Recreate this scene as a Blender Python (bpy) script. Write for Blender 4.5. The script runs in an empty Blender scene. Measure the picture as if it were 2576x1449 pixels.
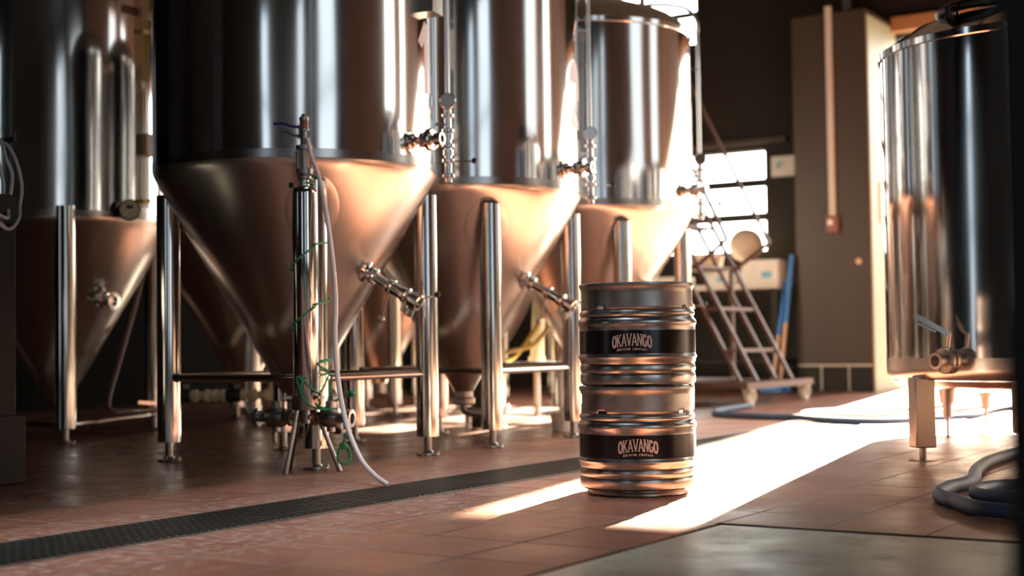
import bpy, bmesh, math, random
from mathutils import Vector, Matrix
random.seed(7)
PI = math.pi
R = math.radians
SC = bpy.context.scene
COL = SC.collection

# ------------------------------------------------------------------ materials
class NT:
    def __init__(s, name):
        s.m = bpy.data.materials.new(name); s.m.use_nodes = True
        s.t = s.m.node_tree; s.n = s.t.nodes
        s.p = s.n['Principled BSDF']
    def add(s, typ, **kw):
        n = s.n.new(typ)
        for k, v in kw.items(): setattr(n, k, v)
        return n
    def link(s, a, b): s.t.links.new(a, b)
    def val(s, sock, v):
        if hasattr(v, 'is_output') or isinstance(v, bpy.types.NodeSocket): s.link(v, sock)
        else: sock.default_value = v
    def math(s, op, a, b=0.0, c=None):
        n = s.add('ShaderNodeMath', operation=op)
        s.val(n.inputs[0], a); s.val(n.inputs[1], b)
        if c is not None: s.val(n.inputs[2], c)
        return n.outputs[0]
    def mix(s, f, a, b):
        n = s.add('ShaderNodeMix', data_type='RGBA')
        s.val(n.inputs[0], f); s.val(n.inputs[6], a); s.val(n.inputs[7], b)
        return n.outputs[2]
    def noise(s, scale, detail=3, vec=None, rough=.5):
        n = s.add('ShaderNodeTexNoise'); n.inputs['Scale'].default_value = scale
        n.inputs['Detail'].default_value = detail; n.inputs['Roughness'].default_value = rough
        if vec is not None: s.link(vec, n.inputs['Vector'])
        return n.outputs['Fac']
    def coords(s, kind='Object', scale=None):
        if kind == 'Position': o = s.add('ShaderNodeNewGeometry').outputs['Position']
        else: o = s.add('ShaderNodeTexCoord').outputs[kind]
        if scale:
            mp = s.add('ShaderNodeMapping'); mp.inputs['Scale'].default_value = scale
            s.link(o, mp.inputs['Vector']); o = mp.outputs['Vector']
        return o
    def ramp(s, f, a, b, ca=0.0, cb=1.0):
        n = s.add('ShaderNodeMapRange'); s.val(n.inputs[0], f)
        n.inputs[1].default_value = a; n.inputs[2].default_value = b
        n.inputs[3].default_value = ca; n.inputs[4].default_value = cb
        return n.outputs[0]
    def bump(s, h, strength=.3, dist=.01):
        n = s.add('ShaderNodeBump'); n.inputs['Strength'].default_value = strength
        n.inputs['Distance'].default_value = dist
        s.link(h, n.inputs['Height']); s.link(n.outputs[0], s.p.inputs['Normal'])

def plain(name, col, rough=.5, metal=0.0, var=.15, scale=8):
    t = NT(name); p = t.p
    v = t.noise(scale, 4, t.coords())
    c1 = tuple(c * (1 - var) for c in col) + (1,); c2 = tuple(min(1, c * (1 + var)) for c in col) + (1,)
    t.link(t.mix(v, c1, c2), p.inputs['Base Color'])
    p.inputs['Roughness'].default_value = rough; p.inputs['Metallic'].default_value = metal
    return t.m

def steel(name, col=(.74, .72, .70), r0=.1, r1=.2, wav=0.0, aniso=0.0, grime=0.0, scale=(1, 1, 1), spec=3.0, streak=None):
    t = NT(name); p = t.p
    v = t.noise(spec, 4, t.coords('Object', scale))
    base = col + (1,)
    if grime:
        g = t.ramp(t.noise(14, 6, t.coords('Object', (1, 1, 1.6)), .65), .55, .75)
        c = t.mix(t.math('MULTIPLY', g, grime), base, (.16, .14, .12, 1))
    else:
        c = t.mix(v, base, tuple(x * .88 for x in col) + (1,))
    t.link(c, p.inputs['Base Color'])
    p.inputs['Metallic'].default_value = 1.0
    t.link(t.ramp(v, .3, .7, r0, r1), p.inputs['Roughness'])
    if aniso:
        p.inputs['Anisotropic'].default_value = aniso
        tg = t.add('ShaderNodeTangent', direction_type='RADIAL', axis='Z')
        t.link(tg.outputs[0], p.inputs['Tangent'])
    if wav:
        h = t.noise(streak or 2.2, 1, t.coords('Object', (1, 1, .35)))
        t.bump(h, 1.0, wav)
    return t.m

M = {}
M['shell'] = steel('tank_shell_steel', (.76, .745, .73), .07, .13, wav=.006, aniso=.6, scale=(2, 2, .3))
M['cone'] = steel('cone_satin_steel', (.74, .69, .64), .245, .265, aniso=.3, scale=(3, 3, 1))
M['grate'] = steel('dark_grate_steel', (.30, .28, .25), .32, .45)
M['clampdark'] = steel('blackened_clamp_steel', (.10, .09, .085), .3, .4)
M['valve'] = steel('satin_valve_steel', (.66, .62, .58), .34, .44)
M['weld'] = steel('brushed_knuckle_steel', (.46, .44, .42), .20, .26)
M['band'] = steel('welded_band_steel', (.50, .48, .46), .3, .42)
M['polish'] = steel('polished_leg_steel', (.76, .74, .71), .08, .14, wav=.002, scale=(1, 1, .3))
M['fit'] = steel('fitting_steel', (.72, .70, .68), .1, .2)
M['fitdark'] = steel('worn_fitting_steel', (.40, .37, .34), .25, .4)
M['keg'] = steel('worn_keg_steel', (.52, .49, .46), .24, .40, grime=.55, spec=18, wav=.0008, streak=9)
M['kegchime'] = steel('keg_chime_steel', (.43, .40, .37), .32, .5, grime=.5, spec=22, wav=.0006, streak=9)
M['black'] = plain('black_paint', (.012, .012, .013), .45)
M['satinblack'] = plain('black_keg_sleeve', (.010, .009, .009), .22, var=.3)
M['rubber'] = plain('black_rubber', (.015, .015, .016), .6)
M['ink'] = plain('pale_print', (.62, .55, .52), .5, var=.05)
M['digit'] = plain('pale_pink_decal', (.62, .52, .54), .45, var=.04)
M['dark_wall'] = plain('dark_brown_wall_paint', (.020, .016, .014), .6, scale=3)
M['black_wall'] = plain('dark_wall_paint', (.020, .018, .017), .55, scale=3)
M['inner'] = plain('brown_side_wall_paint', (.16, .105, .08), .6, scale=3)
M['pillar'] = plain('brown_pillar_paint', (.034, .021, .015), .55, scale=4, var=.12)
M['lit_reveal'] = plain('lit_reveal_pale', (.30, .29, .20), .5, scale=4)  # door side of the pillar, outside light put into a pale colour
M['plinth'] = plain('charcoal_plinth_paint', (.012, .012, .012), .4, scale=3)
M['near_black'] = plain('near_black_wall_paint', (.006, .0055, .005), .9)  # even near-black colour for the left wall
M['near_black'].node_tree.nodes['Principled BSDF'].inputs['Specular IOR Level'].default_value = .1
M['amber_timber'] = plain('orange_timber', (.62, .27, .06), .4)
M['ceil'] = plain('ceiling_paint', (.03, .027, .025), .8)
M['white_plastic'] = plain('white_plastic', (.72, .70, .66), .4)
M['cream'] = plain('cream_plastic', (.66, .62, .42), .4, var=.2)
M['green_ball'] = plain('green_plastic', (.0, .16, .07), .25)
M['green_rope'] = plain('green_rope_fibre', (.05, .30, .14), .7, var=.35, scale=60)
M['hose_pink'] = plain('milky_hose', (.86, .74, .70), .35, var=.05)
M['hose_grey'] = plain('grey_hose', (.30, .32, .34), .35)
M['hose_blue'] = plain('dusty_blue_hose', (.035, .07, .14), .6, var=.4, scale=30)
M['blue'] = plain('blue_plastic', (.02, .16, .50), .4)
M['navy'] = plain('navy_plastic', (.03, .04, .22), .4)
M['rust'] = plain('rusty_brown_paint', (.075, .03, .02), .5, var=.35, scale=20)
M['tanwood'] = plain('pale_wood_handle', (.50, .34, .24), .5)
M['maroon'] = plain('maroon_tape', (.16, .02, .02), .4)
M['plate'] = plain('beige_label_plate', (.55, .47, .33), .5)
M['dialface'] = plain('cream_dial_face', (.62, .58, .42), .4)
M['red'] = plain('red_plastic', (.55, .03, .02), .4)
M['yellow'] = plain('yellow_hose', (.55, .36, .06), .45)
M['paper'] = plain('white_sign_board', (.60, .56, .52), .5, var=.05)
M['skyblue'] = plain('light_blue_print', (.10, .32, .52), .5)
M['conduit'] = plain('pale_conduit', (.52, .47, .42), .5)
M['brownbox'] = plain('brown_switch_box', (.20, .07, .05), .5)
M['beam'] = plain('varnished_timber', (.34, .17, .08), .45)
M['burlap'] = plain('beige_canvas', (.45, .36, .28), .8)
M['carton'] = plain('white_carton', (.62, .58, .55), .6)
M['greenleaf'] = plain('hedge_leaves', (.10, .20, .03), .6, var=.6, scale=6)
M['outside'] = plain('sunlit_concrete_yard', (.42, .39, .34), .8)
M['caster'] = plain('caster_wheel', (.40, .36, .32), .4)
M['clear'] = plain('hazy_sight_glass', (.5, .48, .46), .12)
M['amber'] = plain('amber_liquid', (.28, .10, .03), .15)

for k_ in ('plinth', 'black_wall', 'dark_wall'):
    M[k_].node_tree.nodes['Principled BSDF'].inputs['Specular IOR Level'].default_value = .15
# floor tile
def tile_mat():
    t = NT('terracotta_tiles'); p = t.p
    pos = t.coords('Position')
    sep = t.add('ShaderNodeSeparateXYZ'); t.link(pos, sep.inputs[0])
    wob = t.math('MULTIPLY', t.math('SUBTRACT', t.noise(2.5, 2, pos), .5), .012)
    S = .29
    u = t.math('DIVIDE', t.math('SUBTRACT', t.math('ADD', sep.outputs[0], wob), 3.69), S)
    v = t.math('DIVIDE', t.math('SUBTRACT', t.math('ADD', sep.outputs[1], wob), 1.70), S)
    fu = t.math('FRACT', u); fv = t.math('FRACT', v)
    du = t.math('MINIMUM', fu, t.math('SUBTRACT', 1.0, fu))
    dv = t.math('MINIMUM', fv, t.math('SUBTRACT', 1.0, fv))
    d = t.math('MINIMUM', du, dv)
    grout = t.ramp(d, .010, .020, 1.0, 0.0)
    cell = t.add('ShaderNodeCombineXYZ')
    t.link(t.math('FLOOR', u), cell.inputs[0]); t.link(t.math('FLOOR', v), cell.inputs[1])
    wn = t.add('ShaderNodeTexWhiteNoise', noise_dimensions='3D'); t.link(cell.outputs[0], wn.inputs['Vector'])
    r = wn.outputs['Value']
    base = t.mix(r, (.26, .100, .058, 1), (.36, .150, .092, 1))
    mott = t.noise(9, 5, pos, .6)
    base = t.mix(t.ramp(mott, .35, .7, 0, .55), base, (.30, .10, .055, 1))
    # mineral residue, mostly beside the drain
    yb = t.ramp(t.math('ABSOLUTE', t.math('SUBTRACT', sep.outputs[1], 3.0)), .3, 1.1, 1.0, 0.0)
    res = t.ramp(t.math('MULTIPLY', t.noise(24, 9, pos, .75), t.math('ADD', t.math('MULTIPLY', yb, .34), .78)), .53, .70, 0, 1)
    res = t.math('MULTIPLY', res, .6)
    base = t.mix(res, base, (.55, .42, .38, 1))
    gw = t.noise(1.3, 2, pos)
    gcol = t.mix(t.ramp(gw, .42, .58), (.05, .03, .022, 1), (.36, .24, .18, 1))
    col = t.mix(grout, base, gcol)
    # shade under the tanks painted darker and smoother, walkway left lighter
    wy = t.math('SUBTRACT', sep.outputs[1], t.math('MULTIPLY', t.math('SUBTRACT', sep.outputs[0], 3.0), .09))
    tank_shade = t.ramp(t.math('ADD', wy, t.math('MULTIPLY', t.noise(2.0, 4, pos), .25)), 3.80, 3.93)
    col = t.mix(t.math('MULTIPLY', tank_shade, .60), col, (.018, .008, .005, 1))
    t.link(col, p.inputs['Base Color'])
    rough = t.ramp(t.noise(3.2, 5, pos, .6), .35, .68, .32, .50)
    rough = t.math('SUBTRACT', rough, t.math('MULTIPLY', tank_shade, .07))
    rough = t.math('ADD', rough, t.math('MULTIPLY', res, .3))
    rough = t.math('ADD', rough, t.math('MULTIPLY', grout, .25))
    t.link(rough, p.inputs['Roughness'])
    p.inputs['Specular IOR Level'].default_value = .55
    h = t.math('MULTIPLY', grout, -1.0)
    h = t.math('ADD', h, t.math('MULTIPLY', t.noise(7, 3, pos), .3))
    h = t.math('ADD', h, t.math('MULTIPLY', t.noise(70, 3, pos), .05))
    h = t.math('ADD', h, t.math('MULTIPLY', r, .3))
    t.bump(h, .55, .004)
    return t.m
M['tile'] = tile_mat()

def slab_mat():
    t = NT('worn_concrete_slab'); p = t.p
    pos = t.coords('Position')
    n1 = t.noise(1.6, 6, pos, .6); n2 = t.noise(6, 6, pos, .65)
    c = t.mix(t.ramp(n1, .35, .65), (.30, .29, .225, 1), (.52, .50, .40, 1))
    c = t.mix(t.ramp(n2, .54, .68, 0, .8), c, (.16, .14, .10, 1))
    t.link(c, p.inputs['Base Color'])
    t.link(t.ramp(n2, .3, .7, .28, .46), p.inputs['Roughness'])
    t.bump(t.noise(5, 5, pos), .5, .006)
    return t.m
M['slab'] = slab_mat()

# ------------------------------------------------------------------ mesh builder
class MB:
    def __init__(s): s.bm = bmesh.new()
    def box(s, c, size, rot=None):
        hx, hy, hz = size[0] / 2, size[1] / 2, size[2] / 2
        vs = []
        for x, y, z in [(-1,-1,-1),(1,-1,-1),(1,1,-1),(-1,1,-1),(-1,-1,1),(1,-1,1),(1,1,1),(-1,1,1)]:
            v = Vector((x * hx, y * hy, z * hz))
            if rot is not None: v = rot @ v
            vs.append(s.bm.verts.new(v + Vector(c)))
        for f in [(0,3,2,1),(4,5,6,7),(0,1,5,4),(1,2,6,5),(2,3,7,6),(3,0,4,7)]:
            s.bm.faces.new([vs[i] for i in f])
        return s
    def span(s, a, b):
        return s.box([(a[i] + b[i]) / 2 for i in range(3)], [abs(b[i] - a[i]) for i in range(3)])
    def bar(s, a, b, w, h=None, up=(0, 0, 1)):
        a = Vector(a); b = Vector(b); d = b - a; L = d.length; z = d.normalized()
        u = Vector(up)
        if abs(z.dot(u)) > .95: u = Vector((1, 0, 0))
        x = u.cross(z).normalized(); y = z.cross(x)
        rot = Matrix((x, y, z)).transposed()
        return s.box((a + b) / 2, (w, h or w, L), rot)
    def frame(s, a, b):
        z = (Vector(b) - Vector(a)).normalized()
        u = Vector((0, 0, 1)) if abs(z.z) < .95 else Vector((1, 0, 0))
        x = u.cross(z).normalized(); y = z.cross(x)
        return x, y, z
    def lathe(s, prof, seg=64, axis_a=(0, 0, 0), axis_b=(0, 0, 1), capa=False, capb=False, skip=None):
        # prof: (radius, height along the axis)
        A = Vector(axis_a); x, y, z = s.frame(axis_a, axis_b)
        if tuple(axis_a) == (0, 0, 0) and tuple(axis_b) == (0, 0, 1): x, y = Vector((1, 0, 0)), Vector((0, 1, 0))
        rings = []
        for r, h in prof:
            if r < 1e-6: rings.append([s.bm.verts.new(A + z * h)])
            else: rings.append([s.bm.verts.new(A + z * h + (x * math.cos(2*PI*i/seg) + y * math.sin(2*PI*i/seg)) * r) for i in range(seg)])
        for k in range(len(rings) - 1):
            a, b = rings[k], rings[k + 1]
            for i in range(seg):
                j = (i + 1) % seg
                if skip and skip(k, i): continue
                try:
                    if len(a) == 1 and len(b) == 1: continue
                    if len(a) == 1: s.bm.faces.new([a[0], b[j], b[i]])
                    elif len(b) == 1: s.bm.faces.new([a[i], a[j], b[0]])
                    else: s.bm.faces.new([a[i], a[j], b[j], b[i]])
                except ValueError: pass
        if capa and len(rings[0]) > 1: s.bm.faces.new(list(reversed(rings[0])))
        if capb and len(rings[-1]) > 1: s.bm.faces.new(rings[-1])
        return s
    def cyl(s, a, b, r, r2=None, seg=20):
        L = (Vector(b) - Vector(a)).length
        return s.lathe([(r, 0), (r if r2 is None else r2, L)], seg, a, b, True, True)
    def pipe(s, a, b, r, ri, seg=24):
        L = (Vector(b) - Vector(a)).length
        return s.lathe([(ri, L * .0), (r, 0), (r, L), (ri, L), (ri, L * .3), (0, L * .3)], seg, a, b)
    def sphere(s, c, r, sc=(1, 1, 1), seg=20, rings=12):
        prof = []
        for k in range(rings + 1):
            a = -PI / 2 + PI * k / rings
            prof.append((0 if k in (0, rings) else r * math.cos(a), r * math.sin(a)))
        n0 = len(s.bm.verts)
        s.lathe(prof, seg)
        s.bm.verts.ensure_lookup_table()
        for v in s.bm.verts[n0:]:
            v.co = Vector((v.co.x * sc[0] + c[0], v.co.y * sc[1] + c[1], v.co.z * sc[2] + c[2]))
        return s
    def torus(s, c, n, R0, r, seg=32, sub=10):
        c = Vector(c); x, y, z = s.frame((0, 0, 0), n)
        rings = []
        for i in range(seg):
            a = 2 * PI * i / seg; d = x * math.cos(a) + y * math.sin(a)
            rings.append([s.bm.verts.new(c + d * (R0 + r * math.cos(2*PI*j/sub)) + z * r * math.sin(2*PI*j/sub)) for j in range(sub)])
        for i in range(seg):
            for j in range(sub):
                s.bm.faces.new([rings[i][j], rings[(i+1) % seg][j], rings[(i+1) % seg][(j+1) % sub], rings[i][(j+1) % sub]])
        return s
    def tube(s, pts, r, seg=10, steps=8, closed=False):
        P = [Vector(p) for p in pts]
        if steps > 1:
            out = []
            n = len(P)
            rng = n if closed else n - 1
            for i in range(rng):
                p0 = P[(i - 1) % n] if (closed or i > 0) else P[0] * 2 - P[1]
                p1 = P[i]; p2 = P[(i + 1) % n]
                p3 = P[(i + 2) % n] if (closed or i + 2 < n) else P[-1] * 2 - P[-2]
                for k in range(steps):
                    t = k / steps
                    out.append(.5 * ((2 * p1) + (p2 - p0) * t + (2*p0 - 5*p1 + 4*p2 - p3) * t*t + (3*p1 - p0 - 3*p2 + p3) * t**3))
            if not closed: out.append(P[-1])
            P = out
        n = len(P); rings = []; nx = None
        for i in range(n):
            a = P[(i - 1) % n] if (closed or i > 0) else P[i]; b = P[(i + 1) % n] if (closed or i < n - 1) else P[i]
            d = (b - a).normalized()
            if nx is None: nx = (Vector((0, 0, 1)) if abs(d.z) < .9 else Vector((1, 0, 0))).cross(d).normalized()
            nx = (nx - d * nx.dot(d)).normalized(); ny = d.cross(nx)
            rr = r(i / max(1, n - 1)) if callable(r) else r
            rings.append([s.bm.verts.new(P[i] + (nx * math.cos(2*PI*j/seg) + ny * math.sin(2*PI*j/seg)) * rr) for j in range(seg)])
        for i in range(n if closed else n - 1):
            for j in range(seg):
                s.bm.faces.new([rings[i][j], rings[(i+1) % n][j], rings[(i+1) % n][(j+1) % seg], rings[i][(j+1) % seg]])
        if not closed:
            s.bm.faces.new(list(reversed(rings[0]))); s.bm.faces.new(rings[-1])
        return s
    def build(s, name, mat, parent=None, bevel=0.0, sharp=38, loc=None):
        bmesh.ops.recalc_face_normals(s.bm, faces=s.bm.faces)
        for f in s.bm.faces: f.smooth = True
        for e in s.bm.edges:
            if len(e.link_faces) == 2 and e.calc_face_angle(0) > R(sharp): e.smooth = False
        me = bpy.data.meshes.new(name); s.bm.to_mesh(me); s.bm.free()
        me.materials.append(M[mat] if isinstance(mat, str) else mat)
        o = bpy.data.objects.new(name, me); COL.objects.link(o)
        if parent: o.parent = parent
        if loc: o.location = loc
        if bevel:
            b = o.modifiers.new('bevel', 'BEVEL'); b.width = bevel; b.segments = 2; b.limit_method = 'ANGLE'
        return o

def tag(o, label=None, cat=None, group=None, kind=None):
    if label: o['label'] = label
    if cat: o['category'] = cat
    if group: o['group'] = group
    if kind: o['kind'] = kind
    return o
def thing(name, loc, label, cat, group=None, rz=0):
    o = bpy.data.objects.new(name, None); COL.objects.link(o)
    o.location = loc; o.rotation_euler = (0, 0, rz); o.empty_display_size = .1
    return tag(o, label, cat, group)
def struct(mb, name, mat, **k):
    return tag(mb.build(name, mat, **k), kind='structure')
def copy_tree(o, parent=None):
    c = o.copy(); COL.objects.link(c); c.parent = parent
    for ch in [x for x in bpy.data.objects if x.parent == o and x is not c]: copy_tree(ch, c)
    return c

# ------------------------------------------------------------------ lettering as strokes
def arc(cx, cy, rx, ry, a0, a1, n=14):
    return [(cx + rx * math.cos(R(a0 + (a1 - a0) * i / n)), cy + ry * math.sin(R(a0 + (a1 - a0) * i / n))) for i in range(n + 1)]
G = {
 'O': [arc(.5, .5, .42, .46, 90, 450, 28)],
 'K': [[(.14, 0), (.14, 1)], [(.16, .38), (.86, 1)], [(.34, .55), (.88, 0)]],
 'A': [[(.04, 0), (.5, 1)], [(.5, 1), (.96, 0)], [(.2, .3), (.8, .3)]],
 'V': [[(.04, 1), (.5, 0)], [(.5, 0), (.96, 1)]],
 'N': [[(.12, 0), (.12, 1)], [(.12, 1), (.88, 0)], [(.88, 0), (.88, 1)]],
 'G': [arc(.52, .5, .42, .46, 40, 330, 24) + [(.90, .44)], [(.60, .44), (.92, .44)]],
 'B': [[(.12, 0), (.12, 1)], [(.12, 1), (.5, 1)] + arc(.5, .77, .3, .23, 90, -90) + [(.12, .54)], [(.5, .54)] + arc(.5, .27, .36, .27, 90, -90) + [(.12, 0)]],
 'R': [[(.12, 0), (.12, 1)], [(.12, 1), (.5, 1)] + arc(.5, .74, .32, .26, 90, -90) + [(.12, .48)], [(.45, .48), (.88, 0)]],
 'E': [[(.85, 1), (.14, 1), (.14, 0), (.85, 0)], [(.14, .5), (.7, .5)]],
 'W': [[(.0, 1), (.25, 0), (.5, .9), (.75, 0), (1, 1)]],
 'I': [[(.5, 0), (.5, 1)]],
 'C': [arc(.52, .5, .42, .5, 45, 315, 20)],
 'M': [[(.05, 0), (.12, 1), (.5, .25), (.88, 1), (.95, 0)]],
 'P': [[(.12, 0), (.12, 1)], [(.12, 1), (.5, 1)] + arc(.5, .72, .34, .28, 90, -90) + [(.12, .44)]],
 'Y': [[(.05, 1), (.5, .5), (.95, 1)], [(.5, .5), (.5, 0)]],
}
SERIF = {'K': [(.14, 0), (.14, 1), (.88, 0), (.86, 1)], 'A': [(.04, 0), (.96, 0)], 'V': [(.04, 1), (.96, 1)],
         'N': [(.12, 0), (.12, 1), (.88, 1)], 'G': [(.9, .3)]}
def ribbon(pts, t, out, tx=None):
    n = len(pts)
    for i in range(n - 1):
        (x0, y0), (x1, y1) = pts[i], pts[i + 1]
        dx, dy = x1 - x0, y1 - y0; L = math.hypot(dx, dy) or 1
        k = max(1, int(L / .006))
        ex, ey = dx / L * t * .18, dy / L * t * .18
        x0 -= ex; y0 -= ey; x1 += ex; y1 += ey; dx = x1 - x0; dy = y1 - y0
        nx, ny = -dy / L * t / 2, dx / L * t / 2
        if tx: ny *= tx
        for j in range(k):
            a, b = j / k, (j + 1) / k
            out.append([(x0+dx*a+nx, y0+dy*a+ny), (x0+dx*a-nx, y0+dy*a-ny), (x0+dx*b-nx, y0+dy*b-ny), (x0+dx*b+nx, y0+dy*b+ny)])
def word(txt, w, h, gap, t, serif=False, wmul=None):
    quads = []; x = 0
    for ch in txt:
        cw = w * (wmul or {}).get(ch, 1.0)
        if ch != ' ':
            for st in G[ch]: ribbon([(x + p[0] * cw, p[1] * h) for p in st], t, quads, .75)
            if serif:
                for sx, sy in SERIF.get(ch, []):
                    ribbon([(x + sx * cw - t * .85, sy * h), (x + sx * cw + t * .85, sy * h)], t * .5, quads)
        x += cw + gap
    W = x - gap
    return [[(a - W / 2, b) for a, b in q] for q in quads], W
def on_cylinder(quads, rad, th0, z0, arch=0.0, W=1.0, lift=.0006):
    mb = MB(); k = 0
    for q in quads:
        vs = []; k += 1
        rr = rad + lift + (k % 7) * .00001
        for u, v in q:
            z = z0 + v + arch * (1 - (2 * u / W) ** 2)
            a = th0 + u / rad
            vs.append(mb.bm.verts.new((rr * math.cos(a), rr * math.sin(a), z)))
        mb.bm.faces.new(vs)
    return mb

# ------------------------------------------------------------------ room
def strip(xa, xb, ya, yb, z=0.0, t=.12):
    return (xa, ya, z - t), (xb, yb, z)
XW = 14.0; XB = -3.2; YR = -2.6; YL = 9.6; ZC = 4.7
mb = MB()
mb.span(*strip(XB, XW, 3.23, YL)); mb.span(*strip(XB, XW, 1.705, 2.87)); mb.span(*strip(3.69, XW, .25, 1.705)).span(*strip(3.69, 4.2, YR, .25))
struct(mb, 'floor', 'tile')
struct(MB().span(*strip(XB, 3.675, YR, 1.690, -.003)), 'floor', 'slab')
struct(MB().span((XB, 2.87, -.14), (XW, 3.23, -.08)).span((3.675, YR, -.12), (3.69, 1.705, -.012)).span((XB, 1.690, -.12), (3.69, 1.705, -.012)), 'floor', 'black')
struct(MB().span((XW, -14, -.14), (44, 26, -.02)).span((4.2, -14, -.14), (XW, .25, -.02)), 'ground', 'outside')
struct(MB().span((XB - .2, YR - .2, ZC), (4.2, YL + .2, ZC + .15)).span((4.2, .25, ZC), (XW + .3, YL + .2, ZC + .15)), 'ceiling', 'ceil')
def wall_open(axis, pos, thick, a0, a1, openings, name, mat, z1=ZC):
    # wall in the plane axis=pos; openings (u0,u1,z0,z1) are cut out
    us = sorted(set([a0, a1] + [o[0] for o in openings] + [o[1] for o in openings]))
    zs = sorted(set([0, z1] + [o[2] for o in openings] + [o[3] for o in openings]))
    mb = MB()
    for i in range(len(us) - 1):
        for j in range(len(zs) - 1):
            um = (us[i] + us[i+1]) / 2; zm = (zs[j] + zs[j+1]) / 2
            if any(o[0] < um < o[1] and o[2] < zm < o[3] for o in openings): continue
            if axis == 'x': mb.span((pos, us[i], zs[j]), (pos + thick, us[i+1], zs[j+1]))
            else: mb.span((us[i], pos, zs[j]), (us[i+1], pos + thick, zs[j+1]))
    return struct(mb, name, mat)
LOW = (5.86, 8.0, 1.45, 2.52)
UP = (6.62, 8.0, 3.74, 4.4)
MID = (6.95, 8.0, 2.66, 3.62)
DOOR = (.6, 4.45, 0, 3.52)
wall_open('x', XW, .2, .25, YL + .2, [LOW, UP, MID, DOOR], 'wall_far', 'dark_wall')
WINR = [(-2.7, -1.5, .5, 4.2), (-1.3, -.35, .5, 4.2), (.6, 2.5, .5, 4.2)]
wall_open('y', YR - .2, .2, XB, 4.2, WINR, 'wall_right', 'inner')
WINB = [(1.1, 1.9, .8, 3.8), (7.35, 8.1, .3, 3.8)]
wall_open('x', XB - .2, .2, YR - .2, YL + .2, WINB, 'wall_back', 'dark_wall')
struct(MB().span((XB, YL, 0), (XW, YL + .2, ZC)), 'wall_left', 'near_black')
# inner wall right of the squat tank, with two openings in timber frames
INN = [(6.55, 7.42, 0, 3.7), (8.15, 8.85, .9, 3.7)]
wall_open('y', .25, .2, 4.2, XW - .002, INN, 'wall_inner', 'inner')
struct(MB().span((4.0, YR + .001, 0), (4.2, .45, ZC)), 'wall_return', 'inner')
mb = MB()
for xx in (7.43, 7.56, 9.45): mb.span((xx, .452, 0), (xx + .05, .52, 3.75))
struct(mb, 'trim_5', 'amber_timber')
# window bars
def bars(name, axis, pos, rects, horiz, vert, w=.04, mat='black_wall'):
    mb = MB()
    for (u0, u1, z0, z1) in rects:
        for z in horiz:
            if z0 < z < z1:
                if axis == 'x': mb.span((pos, u0, z - w/2), (pos + .05, u1, z + w/2))
                else: mb.span((u0, pos, z - w/2), (u1, pos + .05, z + w/2))
        for u in vert:
            if u0 < u < u1:
                if axis == 'x': mb.span((pos, u - w/2, z0), (pos + .05, u + w/2, z1))
                else: mb.span((u - w/2, pos, z0), (u + w/2, pos + .05, z1))
    return struct(mb, name, mat)
bars('window_1', 'x', XW + .02, [LOW], [2.17, 1.81], [], .085)
bars('window_2', 'x', XW + .02, [MID], [3.14], [7.5], .07)
bars('window_3', 'x', XW + .02, [UP], [4.07], [7.3], .06)
bars('window_4', 'y', YR - .12, WINR, [1.8, 2.9], [], .05)
bars('window_5', 'x', XB - .12, WINB, [1.8, 2.9], [], .05)
struct(MB().span((XW - .07, 5.6, 2.57), (XW - .002, 9.4, 2.63)), 'trim_1', 'pillar', bevel=.004)
# timber lintel over the doorway
struct(MB().span((XW - .14, .3, 3.55), (XW - .002, 4.44, 3.70)), 'trim_2', 'beam', bevel=.01)
# pillar beside the doorway
struct(MB().span((13.15, 4.455, 0), (XW - .002, 5.20, 3.66)), 'wall_pillar', 'pillar', bevel=.006)
struct(MB().span((13.16, 4.435, 0), (XW - .002, 4.452, 3.60)), 'trim_3', 'lit_reveal')
mb = MB()
for y0, y1 in [(4.46, 4.68), (4.695, 4.955), (4.97, 5.195)]:
    mb.span((13.135, y0, 0), (13.148, y1, .245))
struct(mb, 'baseboard_far', 'black_wall', bevel=.002)
struct(MB().span((13.142, 4.46, .247), (13.149, 5.195, .262)).span((13.14, 4.682, .01), (13.149, 4.694, .25)).span((13.14, 4.957, .01), (13.149, 4.968, .25)), 'trim_4', 'conduit')
# plinth at the left edge with its skirting
struct(MB().span((2.0, 4.61, 0), (3.585, 5.5, 1.115)), 'wall_partition', 'plinth', bevel=.006)
struct(MB().span((2.0, 4.585, 0), (3.61, 4.608, .262)).span((3.587, 4.608, 0), (3.61, 5.5, .262)), 'baseboard_left', 'plinth', bevel=.004)
struct(MB().span((2.6, 4.74, 1.116), (3.30, 5.5, ZC)), 'wall_column', 'black_wall', bevel=.006)  # unseen column added to block a window reflection in the nearest tank
struct(MB().span((3.05, 5.56, 0), (3.95, 6.3, ZC)), 'wall_column', 'black_wall', bevel=.006)
# dark post right next to the camera
struct(MB().span((1.12, -.22, 0), (1.40, .279, ZC)), 'wall_post', 'black_wall', bevel=.01)

# ------------------------------------------------------------------ drain
dr = thing('drain_grate', (0, 0, 0), 'long black metal drain grate crossing the tiled floor in front of the tanks', 'drain')
mb = MB()
x0, x1 = 1.3, 13.4
for k in range(9):
    y = 2.895 + k * (.31 / 8)
    mb.span((x0, y - .0035, -.022), (x1, y + .0035, .001))
n = 0; x = x0
while x < x1:
    dx = .030 if x < 6.5 else .06
    mb.span((x, 2.893, -.018), (x + .007, 3.207, .0035)); x += dx
mb.build('grating', 'grate', dr)
rim = NT('dull_rim_steel'); rim.p.inputs['Base Color'].default_value = (.22, .20, .19, 1); rim.p.inputs['Metallic'].default_value = .8; rim.p.inputs['Roughness'].default_value = .4
MB().span((XB, 2.872, -.03), (x1, 2.884, .001)).build('rim', rim.m, dr)
MB().span((XB, 3.216, -.03), (x1, 3.228, .001)).build('rim', rim.m, dr)

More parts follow.
